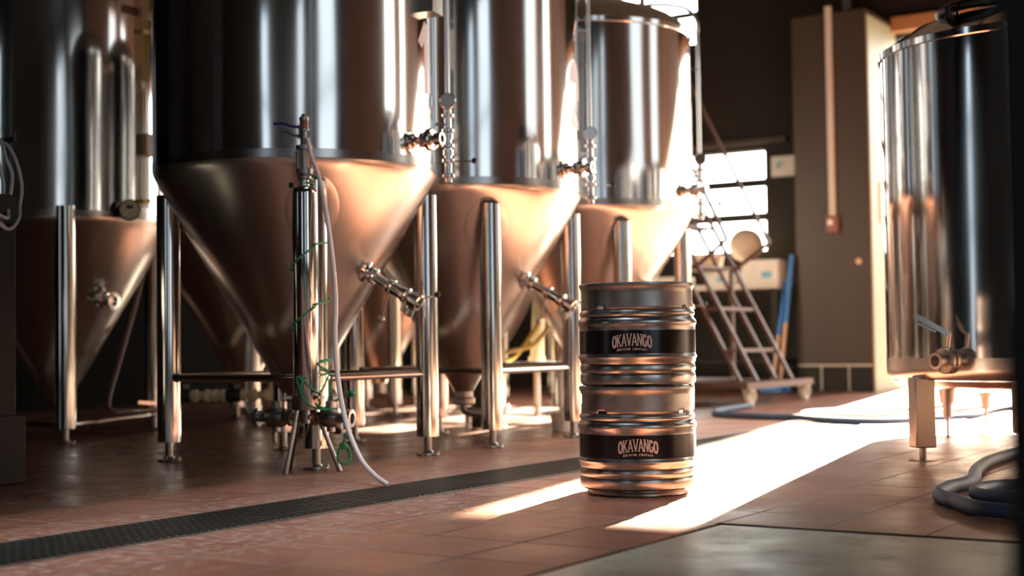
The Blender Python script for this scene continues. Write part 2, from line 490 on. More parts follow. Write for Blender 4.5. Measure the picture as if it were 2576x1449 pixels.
# ------------------------------------------------------------------ tanks
RT = .643; ZS = 1.30
def clamp(mb, p, d, r, t=.02):
    # tri-clamp ring with a small wing nut
    p = Vector(p); d = Vector(d).normalized()
    mb.lathe([(r * .8, -t), (r, -t * .6), (r, t * .6), (r * .8, t)], 24, p, p + d, True, True)
    side = d.cross(Vector((0, 0, 1)))
    if side.length < .1: side = Vector((1, 0, 0))
    side.normalize()
    mb.cyl(p + side * r * .9, p + side * r * 1.35, .006, seg=8)
    mb.sphere(p + side * r * 1.4, .010, seg=8, rings=6)

def cyl_patch(rad, th0, dth, z0, z1, n=8, lift=.002):
    mb = MB(); g = []
    for i in range(n + 1):
        a = th0 - dth / 2 + dth * i / n
        g.append([mb.bm.verts.new(((rad + l) * math.cos(a), (rad + l) * math.sin(a), z)) for z in (z0, z1) for l in (0, lift)])
    for i in range(n):
        A, B = g[i], g[i+1]
        for q in ((1, 3, 0, 0), ):
            mb.bm.faces.new([A[1], B[1], B[3], A[3]]); mb.bm.faces.new([A[0], A[2], B[2], B[0]])
            mb.bm.faces.new([A[2], A[3], B[3], B[2]]); mb.bm.faces.new([A[0], B[0], B[1], A[1]])
    mb.bm.faces.new([g[0][0], g[0][1], g[0][3], g[0][2]]); mb.bm.faces.new([g[-1][0], g[-1][2], g[-1][3], g[-1][1]])
    return mb

def tank_body(root, zs=ZS, ztop=2.36):
    MB().lathe([(RT, zs + .035), (RT, ztop)], 160).build('shell', 'shell', root)
    MB().lathe([(RT - .002, zs - .002), (RT + .001, zs), (RT + .0015, zs + .036), (RT - .002, zs + .038)], 160).build('weld_band', 'weld', root)
    prof = [(RT, ztop - .002), (RT + .008, ztop + .004), (RT + .010, ztop + .03), (RT - .01, ztop + .05)]
    for k in range(1, 9):
        a = R(12 + 78 * k / 8); prof.append(((RT - .02) * math.cos(a) / math.cos(R(12)), ztop + .01 + .23 * math.sin(a)))
    prof[-1] = (0, prof[-1][1])
    MB().lathe(prof, 128).build('dome_lid', 'shell', root)
    cone = [(RT, zs), (RT - .003, zs - .014), (RT - .010, zs - .030), (RT - .024, zs - .056)]
    r, z = cone[-1]; zb = z - (r - .05) / math.tan(R(30))
    n = 10
    for k in range(1, n + 1): cone.append((r + (.05 - r) * k / n, z + (zb - z) * k / n))
    MB().lathe(cone, 160).build('cone', 'cone', root)
    return zb

def add_legs(root, pos, z_top, zb_leg=.088, rl=.053, pad=True):
    for (lx, ly) in pos:
        leg = MB().cyl((lx, ly, zb_leg), (lx, ly, z_top), rl, seg=40).build('leg', 'polish', root)
        f = MB().cyl((lx, ly, .010), (lx, ly, zb_leg + .02), .0175, seg=20)
        f.lathe([(0, .0), (.052, 0), (.054, .004), (.050, .010), (.026, .014), (.022, .022), (0, .022)], 28, (lx, ly, 0), (lx, ly, 1))
        f.sphere((lx + .045 * math.cos(-1.0), ly + .045 * math.sin(-1.0), .012), .009, seg=10, rings=6)
        f.build('levelling_foot', 'fitdark', leg)

def pad_on_cone(root, ax, zc, rx, rz, zs=ZS):
    # oval reinforcing plate lying on the cone around a leg
    mb = MB(); n = 40
    s0 = (RT - .024); z0 = zs - .056
    def P(t, k):
        u = math.cos(t) * rx * k; v = math.sin(t) * rz * k
        z = zc + v * math.cos(R(30)); 
        rr = s0 - (z0 - z) * math.tan(R(30)) if z < z0 else s0 + (z - z0) * .35
        a = ax + u / rr
        return rr, a, z
    rings = []
    for k, l in ((1.0, .000), (1.0, .004), (.94, .005), (.5, .005)):
        ring = []
        for i in range(n):
            rr, a, z = P(2 * PI * i / n, k)
            rr += l * .87; z -= l * .5
            ring.append(mb.bm.verts.new((rr * math.cos(a), rr * math.sin(a), z)))
        rings.append(ring)
    for k in range(3):
        for i in range(n):
            mb.bm.faces.new([rings[k][i], rings[k][(i+1) % n], rings[k+1][(i+1) % n], rings[k+1][i]])
    mb.bm.faces.new(rings[-1])
    mb.build('reinforcing_plate', 'cone', root)

LEGS = [(-.392, -.445), (.392, -.445), (.392, .445), (-.36, .455)]
def make_tank(loc, label, full=True, digit=None, simple=False):
    t = thing('fermentation_tank', loc, label, 'brewing tank', 'conical steel tanks')
    zb = tank_body(t)
    add_legs(t, LEGS, 1.205)
    for (lx, ly) in LEGS[:2]: pad_on_cone(t, math.atan2(ly, lx), 1.10, .115, .15)
    for a, b in ((0, 1), (1, 2), (2, 3), (3, 0)):
        A = Vector((*LEGS[a], .378)); B = Vector((*LEGS[b], .378)); d = (B - A).normalized() * .045
        mb = MB().cyl(A + d, B - d, .017, seg=20)
        mb.lathe([(.0175, 0), (.024, -.012), (.019, .012)], 20, A + d * 1.25, B, False, False)
        mb.build('crossbar', 'polish', t)
    # outlet under the cone
    mb = MB().cyl((0, 0, zb - .07), (0, 0, zb + .02), .05, seg=28)
    clamp(mb, (0, 0, zb - .05), (0, 0, 1), .062)
    mb.tube([(0, 0, zb - .06), (.005, -.01, zb - .10), (.04, -.06, zb - .115), (.10, -.15, zb - .115)], .026, 16)
    clamp(mb, (.10, -.15, zb - .115), (.55, -.8, 0), .036)
    mb.build('bottom_outlet', 'fitdark', t)
    # racking arm low on the cone
    az = R(-86); h = Vector((math.cos(az), math.sin(az), 0)); d = (h * math.cos(R(28)) + Vector((0, 0, -math.sin(R(28))))).normalized()
    z_r = .84; r_r = .619 - (1.244 - z_r) * math.tan(R(30))
    p = h * r_r + Vector((0, 0, z_r))
    lat = d.cross(Vector((0, 0, 1))).normalized(); upv = lat.cross(d).normalized()
    mb = MB().cyl(p - d * .03, p + d * .30, .022, seg=24)
    mb.lathe([(.05, 0), (.05, .008), (.030, .018), (.024, .03)], 28, p - d * .006, p + d)
    for q, r in ((.045, .036), (.15, .034), (.235, .036)): clamp(mb, p + d * q, d, r, .014)
    mb.cyl(p + d * .165, p + d * .22, .030, seg=20)
    mb.lathe([(.022, .0), (.036, .006), (.036, .05), (.026, .052), (.026, .02), (0, .02)], 28, p + d * .265, p + d)
    mb.cyl(p + d * .25 - upv * .02, p + d * .25 - upv * .07, .013, seg=14)
    mb.pipe(p + d * .285 - upv * .075, p + d * .285 - upv * .04, .020, .013)
    arm = mb.build('racking_arm', 'fit', t)
    e = p + d * .15
    hb = e - upv * .16 - h * .0 - lat * .03
    MB().bar(e - upv * .02, hb, .007, .007).sphere(hb, .016, seg=16, rings=10).cyl(e - upv * .034, e - upv * .02, .010, seg=12).build('handle', 'band', arm)
    e = p + d * .29; hb = e + upv * .045 - lat * -.0 + d * .075 + upv * .02
    q = MB().bar(e, e + d * .085 + upv * .07, .008, .008).build('handle', 'fit', arm)
    MB().sphere(e + d * .09 + upv * .075, .014, seg=14, rings=8).build('knob', 'rubber', q)
    # sample valve on the shell
    az = R(-83); h = Vector((math.cos(az), math.sin(az), 0)); L = Vector((-math.sin(az), math.cos(az), 0))
    p = h * RT + Vector((0, 0, 1.41))
    mb = MB().cyl(p - h * .01, p + h * .10, .020, seg=20)
    clamp(mb, p + h * .03, h, .034, .012)
    mb.lathe([(.044, 0), (.05, .006), (.05, .022), (.044, .028)], 28, p + h * .05, p + h, True, True)
    for k in range(4):
        a = PI / 4 + k * PI / 2; mb.cyl(p + h * .044 + (L * math.cos(a) + Vector((0, 0, 1)) * math.sin(a)) * .038, p + h * .084 + (L * math.cos(a) + Vector((0, 0, 1)) * math.sin(a)) * .038, .006, seg=8)
    mb.pipe(p + h * .125, p + h * .09, .028, .018)
    v = mb.build('sample_valve', 'fit', t)
    c = p + h * .065
    MB().bar(c, c + L * .115 - h * .02, .012, .014).sphere(c + L * .122 - h * .02, .016, seg=16, rings=10).build('handle', 'fitdark', v)
    # blow off pipe with gauge
    a = R(-54); cx, cy = .70 * math.cos(a), .70 * math.sin(a)
    mb = MB().cyl((cx, cy, 1.27), (cx, cy, 2.45), .0105, seg=16)
    mb.cyl((cx, cy, 1.26), (cx, cy, 1.60), .0165, seg=20)
    for z in (1.29, 1.36, 1.43, 1.50, 1.57): clamp(mb, (cx, cy, z), (0, 0, 1), .029, .010)
    mb.cyl((cx, cy, 1.385), (cx, cy, 1.41), .024, seg=20)
    mb.cyl((cx, cy, 1.46), (cx, cy, 1.485), .024, seg=20)
    mb.bar((cx * .9, cy * .9, 1.53), (cx, cy, 1.53), .012, .012)
    mb.bar((cx * .9, cy * .9, 2.2), (cx, cy, 2.2), .012, .012)
    mb.tube([(cx, cy, 2.42), (cx, cy, 2.50), (cx * .93, cy * .93, 2.57), (cx * .8, cy * .8, 2.60), (cx * .55, cy * .55, 2.60), (cx * .5, cy * .5, 2.52)], .0105, 12)
    bp = mb.build('blow_off_pipe', 'fit', t)
    vw = Vector((-.80, -.60, 0)).normalized()
    g = Vector((cx, cy, 1.635)) + vw * .01
    gg = MB().lathe([(0, -.012), (.036, -.012), (.038, 0), (.038, .014), (.034, .018), (.034, .012), (0, .012)], 32, g, g + vw).build('pressure_gauge', 'fit', bp)
    # (dial glass is part of the gauge head)
    e = Vector((cx, cy, 1.36)); rv = Vector((.55, -.83, 0)).normalized()
    q = MB().bar(e, e + rv * .115 - Vector((0, 0, .004)), .007, .007).build('handle', 'fit', bp)
    MB().sphere(e + rv * .12, .014, seg=14, rings=8).build('knob', 'rubber', q)
    if digit: 
        tank_digit(t, digit)
    return t

def tank_digit(t, d):
    W, H, T = .13, .30, .042
    S = {'1': [[(.10, .70), (.55, 1), (.55, 0)]],
         '2': [arc(.45, .72, .38, .26, 170, -40, 16) + [(.05, .04), (.9, .04)]],
         '3': [arc(.42, .75, .36, .23, 160, -90, 16), arc(.42, .27, .40, .26, 90, -160, 16)]}[d]
    q = []
    for st in S: ribbon([(p[0] * W - W / 2, p[1] * H) for p in st], T, q)
    on_cylinder(q, RT, R(-75), 1.64, 0, 1, .0012).build('number_decal', 'digit', t)

T1 = make_tank((4.94, 4.37, 0), 'nearest conical steel tank on four legs, numbered 1, behind the small tripod canister', digit='1')
T2 = make_tank((6.25, 4.36, 0), 'middle conical steel tank in the front row, numbered 2, left of the keg stack', digit='2')
T3 = make_tank((7.62, 4.36, 0), 'farthest conical steel tank in the front row, numbered 3, domed top showing, beside the ladder', digit='3')
cyl_patch(RT, R(-76), .17, 1.985, 2.20, 6, .07).build('control_box', 'fitdark', T1)
def back_tank(loc, label):
    t = thing('fermentation_tank', loc, label, 'brewing tank', 'conical steel tanks')
    zb = tank_body(t, 1.27, 2.6)
    add_legs(t, LEGS, 1.19)
    for a, b in ((0, 1), (3, 0)):
        MB().cyl((*LEGS[a], .30), (*LEGS[b], .30), .017, seg=16).build('crossbar', 'polish', t)
    MB().cyl((0, 0, zb - .08), (0, 0, zb + .02), .05, seg=24).build('bottom_outlet', 'fitdark', t)
    return t
back_tank((7.10, 6.76, 0), 'rear-row steel tank seen in shadow between the legs of the nearest tank')
back_tank((8.50, 6.70, 0), 'rear-row steel tank seen between the legs of the middle front tank')
back_tank((9.90, 6.70, 0), 'rear-row steel tank almost hidden behind the farthest front tank')

# left tank with its legs outside the shell
t0 = thing('fermentation_tank', (5.52, 6.72, 0), 'dim steel tank at far left with round dial and outside leg', 'brewing tank', 'conical steel tanks')
zb = tank_body(t0, 1.235, 2.95)
P0 = [(-.365, -.500), (.745, .01), (-.33, .60)]
add_legs(t0, P0, 1.29, .085, .056)
for a, b in ((0, 1), (2, 0)):
    MB().cyl((*P0[a], .10), (*P0[b], .10), .015, seg=16).build('crossbar', 'polish', t0)
az = R(-138 + 44); h = Vector((math.cos(az), math.sin(az), 0)); p = h * RT + Vector((0, 0, 1.275))
dv = Vector((-.62, -.78, 0)).normalized()
dial = MB().cyl(p - h * .02, p + dv * .07, .03, seg=20).lathe([(0, 0), (.055, 0), (.060, .01), (.060, .035), (.054, .04)], 36, p + dv * .06, p + dv).build('dial_thermometer', 'rubber', t0)
q = p + dv * .099
MB().lathe([(0, 0), (.052, 0), (.052, .003), (0, .003)], 32, q, q + dv).build('dial_face', 'dialface', dial)
sd = Vector((0, 0, 1)).cross(dv).normalized()
rt = Matrix((sd, dv, Vector((0, 0, 1)))).transposed()
MB().box(q + dv * .005 + Vector((0, 0, .016)), (.034, .004, .018), rt).build('display_window', 'black', dial)
# long sight tube up the shell
az = R(-138 + 53); h = Vector((math.cos(az), math.sin(az), 0)); p = h * (RT + .03)
st = MB()
for k, r in ((-.022, .005), (0, .005), (.022, .005)):
    s_ = Vector((-h.y, h.x, 0)) * k; st.cyl(p + s_ + Vector((0, 0, 1.30)), p + s_ + Vector((0, 0, 2.85)), r, seg=10)
st.bar(p * .94 + Vector((0, 0, 1.34)), p * 1.01 + Vector((0, 0, 1.34)), .06, .02).bar(p * .94 + Vector((0, 0, 2.3)), p * 1.01 + Vector((0, 0, 2.3)), .06, .02)
st.build('sight_tube', M['yellow'], t0)
cyl_patch(RT, R(-138 + 57), .17, 1.60, 1.72, 6, .045).build('label_plate', 'plate', t0)
tp = cyl_patch(RT, R(-138 + 50), .34, 2.385, 2.43, 8, .004)
tp.build('maroon_tape', 'maroon', t0)
# angled cone valve
az = R(-138 + 40); h = Vector((math.cos(az), math.sin(az), 0)); p = h * .34 + Vector((0, 0, .80))
d = (h * .93 + Vector((.25, 0, -.12))).normalized()
mb = MB().cyl(p - d * .04, p + d * .15, .028, seg=20)
clamp(mb, p + d * .04, d, .045, .014); clamp(mb, p + d * .10, d, .048, .016)
mb.lathe([(.03, 0), (.048, .004), (.048, .025), (.026, .027), (.026, .01), (0, .01)], 28, p + d * .145, p + d)
va = mb.build('cone_valve', 'fit', t0)
MB().bar(p + d * .08 + Vector((0, 0, .03)), p + d * .08 + Vector((-.14, .12, .10)), .012, .016).build('handle', 'fitdark', va)
# cleaning pipe running down alongside the cone
MB().tube([(.62, -.10, 1.16), (.40, -.20, .76), (.20, -.28, .42), (.08, -.33, .20), (.12, -.36, .14)], .013, 12).build('cleaning_pipe', 'rust', t0)
MB().tube([(.14, -.30, .145), (.30, -.40, .15), (.48, -.47, .15)], .014, 12).lathe([(.026, -.02), (.036, -.015), (.036, .02), (.022, .022), (.022, 0), (0, 0)], 24, (.47, -.465, .15), (.47 - .75, -.465 - .65, .15)).bar((.44, -.46, .18), (.22, -.42, .20), .012, .018).build('drain_valve', 'fit', t0)

# ------------------------------------------------------------------ kegs
kp = [(0, .0), (.171, .0), (.174, .004), (.172, .010), (.168, .014), (.178, .0175), (.187, .021), (.1945, .0265), (.1965, .034), (.1965, .050), (.1955, .058), (.192, .0615),
      (.1955, .066), (.197, .0765), (.1955, .087), (.1925, .0918), (.1965, .0976), (.1975, .1055), (.2000, .1105), (.2025, .1150), (.2005, .1205), (.1970, .1260),
      (.1970, .2046), (.1975, .2150), (.2000, .2230), (.2025, .2297), (.2005, .2370), (.1965, .2430), (.193, .247), (.192, .251), (.1955, .255), (.1968, .2614),
      (.195, .2667), (.191, .2706), (.190, .2735)]
chime = [(.190, .2735), (.190, .284), (.190, .292), (.190, .302), (.190, .318), (.190, .328), (.190, .338), (.1925, .346), (.196, .352), (.197, .357), (.1955, .362), (.190, .3635), (.185, .360)]
CH = Vector((-.883, -.469, 0))  # towards the viewer side
A0 = math.atan2(-.469, -.883)
def make_keg(loc, label, turn, slots):
    k = thing('beer_keg', loc, label, 'keg', 'stacked steel kegs')
    MB().lathe(kp, 128).lathe([(.190, .274), (.165, .285), (.10, .300), (.04, .305), (0, .306)], 96).build('body', 'keg', k)
    seg = 144
    def skip(kk, i):
        a = 360 * i / seg
        for (c, hw, k0, k1) in slots:
            dd = (a - c + 180) % 360 - 180
            if abs(dd) < hw and k0 <= kk < k1: return True
        return False
    c = MB().lathe(chime, seg, skip=skip).build('chime', 'kegchime', k)
    sm = c.modifiers.new('thick', 'SOLIDIFY'); sm.thickness = .003; sm.offset = -1
    MB().lathe([(.0, .300), (.035, .300), (.035, .318), (.028, .322), (.012, .322), (0, .316)], 32).build('valve_spear', 'fit', k)
    sl = MB().lathe([(.1972, .1268), (.1981, .1275), (.1981, .2036), (.1972, .2043)], 128).build('sleeve', 'satinblack', k)
    th = A0 + R(turn)
    q, W = word('OKAVANGO', .0145, .0385, .0022, .0042, True, {'O': 1.0, 'K': 1.05, 'A': 1.1, 'V': 1.1, 'N': 1.08, 'G': 1.0})
    sc = .131 / W; q = [[(a * sc, b) for a, b in x] for x in q]
    on_cylinder(q, .1981, th, .1440, .0100, .131).build('name_print', 'ink', sl)
    q, W = word('BREWING COMPANY', .0046, .0068, .0019, .00125, False, {'I': .5, 'W': 1.3, 'M': 1.2, ' ': .8})
    sc = .100 / W; q = [[(a * sc, b) for a, b in x] for x in q]
    on_cylinder(q, .1981, th, .1320, .0070, .131).build('company_print', 'ink', sl)
    return k
deg0 = math.degrees(A0) % 360
def sl(a0, a1):
    return [(deg0 + a0, 4, 0, 1), (deg0 + a1, 4, 0, 1), (deg0 + 94, 14, 3, 6), (deg0 - 92, 14, 3, 6)]
make_keg((4.318, 2.292, 0), 'lower steel keg of the stack of two, standing on the sunlit tiles', .5, sl(-39, 50))
make_keg((4.322, 2.288, .3465), 'upper steel keg of the stack of two, with an open rim on top', -5.5, sl(-41, 55))

# ------------------------------------------------------------------ canister on a tripod in front of tank 1
cb = (4.405, 3.852)
cn = thing('tripod_canister', (cb[0], cb[1], 0), 'slim steel canister on three thin legs wrapped in green rope before the nearest tank', 'canister')
def cl(x, y, z): return (x - cb[0], y - cb[1], z)
MB().lathe([(0, .300), (.047, .300), (.052, .308), (.052, 1.135), (.050, 1.150), (.042, 1.160), (.020, 1.166), (.018, 1.19), (0, 1.19)], 56).build('body', 'polish', cn)
mb = MB().lathe([(.03, .255), (.058, .255), (.060, .262), (.060, .275), (.064, .300), (.064, .315), (.052, .318)], 40, capa=True)
for a in (20, 140, 260):
    mb.box((.075 * math.cos(R(a)), .075 * math.sin(R(a)), .306), (.04, .03, .012), Matrix.Rotation(R(a), 3, 'Z'))
    mb.cyl((.088 * math.cos(R(a)), .088 * math.sin(R(a)), .290), (.088 * math.cos(R(a)), .088 * math.sin(R(a)), .325), .010, seg=12)
mb.build('collar', 'fitdark', cn)
for foot, top in (((4.327, 3.898, 0), (4.372, 3.868, .27)), ((4.517, 3.773, 0), (4.440, 3.842, .27)), ((4.538, 4.060, 0), (4.42, 3.89, .27))):
    MB().cyl(cl(*foot), cl(*top), .0095, seg=14).build('leg', 'band', cn)
# head fittings and sight glass
mb = MB().cyl((0, 0, 1.17), (0, 0, 1.235), .016, seg=20)
clamp(mb, (0, 0, 1.20), (0, 0, 1), .028, .010)
for k in range(4):
    a = k * PI / 2 + .6; mb.cyl((.026 * math.cos(a), .026 * math.sin(a), 1.225), (.026 * math.cos(a), .026 * math.sin(a), 1.325), .0045, seg=10)
mb.cyl((0, 0, 1.215), (0, 0, 1.235), .034, seg=28).cyl((0, 0, 1.315), (0, 0, 1.332), .034, seg=28)
mb.cyl((0, 0, 1.33), (0, 0, 1.40), .011, seg=16)
mb.cyl((0, 0, 1.392), (0, 0, 1.400), .022, seg=16).cyl((0, 0, 1.435), (0, 0, 1.448), .020, seg=16).sphere((0, 0, 1.45), .014, seg=12, rings=8)
hd = mb.build('head_fitting', 'fitdark', cn)
MB().cyl((0, 0, 1.236), (0, 0, 1.314), .019, seg=28).build('sight_glass', 'clear', hd)
MB().cyl((0, 0, 1.401), (0, 0, 1.434), .018, seg=24).build('ball_body', 'amber', hd)
MB().cyl((-.03, .045, 1.16), (-.03, .045, 1.18), .01, seg=8).build('plug', 'rubber', cn)
def ball_valve(c, d, hand, ballmat, name='outlet_valve'):
    c = Vector(c); d = Vector(d).normalized()
    mb = MB().cyl(c - d * .085, c + d * .085, .020, seg=20)
    mb.lathe([(.022, -.042), (.037, -.036), (.042, -.014), (.042, .014), (.037, .036), (.022, .042)], 24, c, c + d)
    clamp(mb, c - d * .068, d, .037, .012)
    mb.lathe([(.020, 0), (.037, .003), (.037, .020), (.022, .021), (.022, .0), (0, 0)], 28, c + d * .075, c + d)
    mb.cyl(c, c + Vector((0, 0, .066)), .021, seg=18).cyl(c - Vector((0, 0, .058)), c, .018, seg=14)
    v = mb.build(name, 'fitdark', cn)
    t = c + Vector((0, 0, .058)); h = Vector(hand)
    q = MB().bar(t, h, .007, .009).build('handle', 'band', v)
    MB().sphere(h, .016, seg=18, rings=12).build('knob', ballmat, q)
MB().cyl((0, 0, .20), (0, 0, .26), .022, seg=20).bar((-.02, .16, .218), (.07, -.07, .218), .03, .03).build('outlet_tee', 'fitdark', cn)
ball_valve(cl(4.395, 4.005, .222), (-.25, .97, 0), cl(4.375, 4.112, .226), 'green_ball')
ball_valve(cl(4.465, 3.775, .222), (.25, -.95, -.05), cl(4.492, 3.690, .319), 'green_ball')
# hose, cable and rope
tag(MB().tube([(4.398, 3.830, 1.36), (4.401, 3.81, 1.281), (4.408, 3.77, 1.174), (4.381, 3.7, .942), (4.344, 3.643, .717), (4.294, 3.605, .543), (4.257, 3.562, .389), (4.2, 3.477, .225), (4.138, 3.361, .100), (4.112, 3.275, .040), (4.092, 3.192, .006)], .0095, 14).build('drain_hose', 'hose_pink'),
    'milky pink hose hanging from the canister head down to the floor drain', 'hose')
lev = (MB().tube([(4.385, 3.846, 1.405), (4.362, 3.875, 1.408), (4.345, 3.91, 1.420), (4.33, 3.95, 1.422)], .006, 10).build('lever', 'navy', hd, loc=(-cb[0], -cb[1], 0)))
rope = []
zz = [(1.19, 1.08), (.94, .86), (.80, .72), (.64, .55), (.46, .37)]
legc = Vector((4.548, 3.925, 0)); cc = Vector((cb[0], cb[1], 0))
pts = []
def ringpt(ang, z):
    # outline around both canister and tank leg
    d = Vector((math.cos(ang), math.sin(ang), 0))
    a = cc + d * .0565; b = legc + d * .0575
    p = a if a.dot(d) > b.dot(d) else b
    return (p.x, p.y, z)
N = 14
# over the neck and the top of the leg, then a slack spiral down both
pts += [(4.392, 3.835, 1.178), (4.425, 3.828, 1.180), (4.44, 3.858, 1.182), (4.50, 3.90, 1.205), (4.545, 3.915, 1.219), (4.585, 3.95, 1.19), ringpt(R(60), 1.12), ringpt(R(90), 1.06)]
for k in range(int(2.55 * N) + 1):
    a = R(100) - 2 * PI * k / N
    zt = 1.050 - .245 * k / N
    pts.append(ringpt(a, zt))
zlast = pts[-1][2]
pts += [ringpt(R(-60), .40), ringpt(R(-140), .38), (4.35, 3.83, .335), (4.40, 3.79, .275), (4.44, 3.785, .262), (4.475, 3.80, .285), (4.50, 3.80, .36), (4.48, 3.79, .40), (4.42, 3.79, .325), (4.37, 3.80, .345), (4.345, 3.85, .39),
        (4.352, 3.82, .30), (4.38, 3.79, .265), (4.43, 3.765, .255), (4.47, 3.74, .250), (4.50, 3.755, .235), (4.512, 3.72, .20), (4.505, 3.735, .14), (4.512, 3.755, .105)]
rp = thing('green_rope', (0, 0, 0), 'thin green rope wound round the canister and tank leg, its end dangling near the floor', 'rope')
MB().tube(pts, .0042, 8, 4).build('cord', 'green_rope', rp)
MB().tube([(4.512, 3.755, .108), (4.53, 3.745, .098), (4.545, 3.74, .065), (4.53, 3.74, .035), (4.50, 3.75, .034), (4.484, 3.755, .055), (4.492, 3.755, .085)], .006, 10, 6, True).sphere((4.514, 3.752, .104), .017, (1, 1, .9)).build('knot', 'green_rope', rp)

# ------------------------------------------------------------------ right hand tank
rc = (6.43, 1.44)
rt_ = thing('brite_tank', (rc[0], rc[1], 0), 'squat cylindrical steel tank on the right with a butterfly valve low on its side', 'brewing tank')
RR = .64
MB().lathe([(RR, .425), (RR, 1.735)], 160).build('shell', 'shell', rt_)
MB().lathe([(0, .345), (.40, .335), (.585, .330), (.625, .336), (.640, .356), (.6415, .38), (.6415, .427)], 160).build('base_band', 'cone', rt_)
MB().lathe([(RR, 1.734), (RR + .008, 1.738), (RR + .009, 1.765), (RR - .01, 1.775), (.50, 1.86), (.3, 1.92), (0, 1.94)], 128).build('lid', 'shell', rt_)
mb = MB()
for (lx, ly) in ((-.500, .365), (.50, .18), (.40, -.42), (-.42, -.42)):
    a = math.atan2(ly, lx); rot = Matrix.Rotation(R(-52), 3, 'Z')
    m = MB(); c = Vector((lx, ly, 0))
    m.box(c + Vector((0, 0, .20)), (.088, .088, .292), rot)
    leg = m.build('leg', 'fitdark', rt_, bevel=.006)
    MB().cyl((lx, ly, .008), (lx, ly, .06), .015, seg=16).lathe([(0, 0), (.058, 0), (.058, .004), (.02, .012), (0, .012)], 28, (lx, ly, 0), (lx, ly, 1)).build('levelling_foot', 'fitdark', leg)
# manway hoop and clamp on the top
c = Vector((-.45, .22, 1.80)); vdir = Vector((-.93, -.36, 0)).normalized(); sdv = Vector((.36, -.93, 0))
mb = MB().torus((c.x + .20, c.y - .12, 1.90), (0, 0, 1), .21, .022, 40)
mb.bar((c.x, c.y, 1.78), (c.x, c.y, 1.90), .03, .03).bar(c + sdv * .03 + Vector((0, 0, .01)), c + sdv * .03 + Vector((0, 0, .09)), .012, .02)
mb.cyl(c + vdir * .03 + Vector((0, 0, .02)), c + vdir * .03 + sdv * .06 + Vector((0, 0, .02)), .010, seg=12).cyl(c + vdir * .03 + Vector((0, 0, .095)), c + vdir * .03 + sdv * .03 + Vector((0, 0, .095)), .008, seg=12)
mb.cyl(c + vdir * .03 + Vector((0, 0, .015)), c + vdir * .03 + Vector((0, 0, .10)), .008, seg=12)
mb.build('manway_clamp', 'clampdark', rt_)
# butterfly valve
p = Vector((5.735 - rc[0], 1.625 - rc[1], .43)); hn = Vector((p.x, p.y, 0)).normalized()
p = hn * RR + Vector((0, 0, .418)); dd = (hn * .9 + Vector((-.2, .25, 0))).normalized()
sd = dd.cross(Vector((0, 0, 1))).normalized()
mb = MB().cyl(p - dd * .02, p + dd * .11, .030, seg=28)
mb.lathe([(.03, 0), (.050, .0), (.053, .004), (.053, .020), (.050, .024), (.03, .024)], 36, p + dd * .055, p + dd)
mb.lathe([(.03, 0), (.050, .0), (.053, .004), (.053, .016), (.050, .020), (.03, .020)], 36, p + dd * .085, p + dd)
mb.lathe([(.028, 0), (.028, .04), (.034, .042), (.034, .055), (.022, .056), (.022, .01), (0, .01)], 32, p + dd * .10, p + dd)
for k in range(4):
    a = R(30) + k * PI / 2; o = (sd * math.cos(a) + Vector((0, 0, 1)) * math.sin(a)) * .044
    mb.cyl(p + dd * .045 + o, p + dd * .115 + o, .0065, seg=10)
tp_ = p + dd * .08 + Vector((0, 0, .05))
mb.cyl(tp_, tp_ + Vector((0, 0, .06)) + sd * -.01, .011, seg=16)
bv = mb.build('butterfly_valve', 'valve', rt_)
top = tp_ + Vector((0, 0, .06)); e = top + Vector((-.045, .115, .075))
MB().bar(top - (e - top) * .08, e, .012, .020).bar(top + (e - top) * .35 - Vector((0, 0, .02)), e - Vector((0, 0, .028)), .005, .008).build('handle', 'fit', bv)
cyl_patch(RR, math.atan2(-.62, -.78), .07, 1.42, 1.56, 5, .003).build('name_plate', 'band', rt_)

# second squat tank behind the first, only its base and feet show
r2 = thing('brite_tank', (7.85, 1.80, 0), 'second squat steel tank hidden behind the right-hand one, base and tapered feet showing below', 'brewing tank')
MB().lathe([(.72, .33), (.72, 1.66)], 128).build('shell', 'shell', r2)
MB().lathe([(0, .215), (.36, .225), (.62, .245), (.695, .262), (.72, .29), (.7215, .332)], 128).build('base_band', 'cone', r2)
MB().lathe([(.72, 1.659), (.728, 1.663), (.728, 1.69), (.71, 1.70), (.5, 1.76), (0, 1.80)], 96).build('lid', 'cone', r2)
for x, y in ((-.45, .32), (.37, .34), (.40, -.42), (-.45, -.42)):
    l = MB().cyl((x, y, .17), (x, y, .26), .036, .048, seg=24).cyl((x, y, .10), (x, y, .17), .024, .028, seg=20).cyl((x, y, .008), (x, y, .10), .010, seg=14).build('leg', 'band', r2)
    MB().lathe([(0, 0), (.065, 0), (.060, .005), (.012, .010), (0, .010)], 24, (x, y, 0), (x, y, 1)).build('levelling_foot', 'fitdark', l)

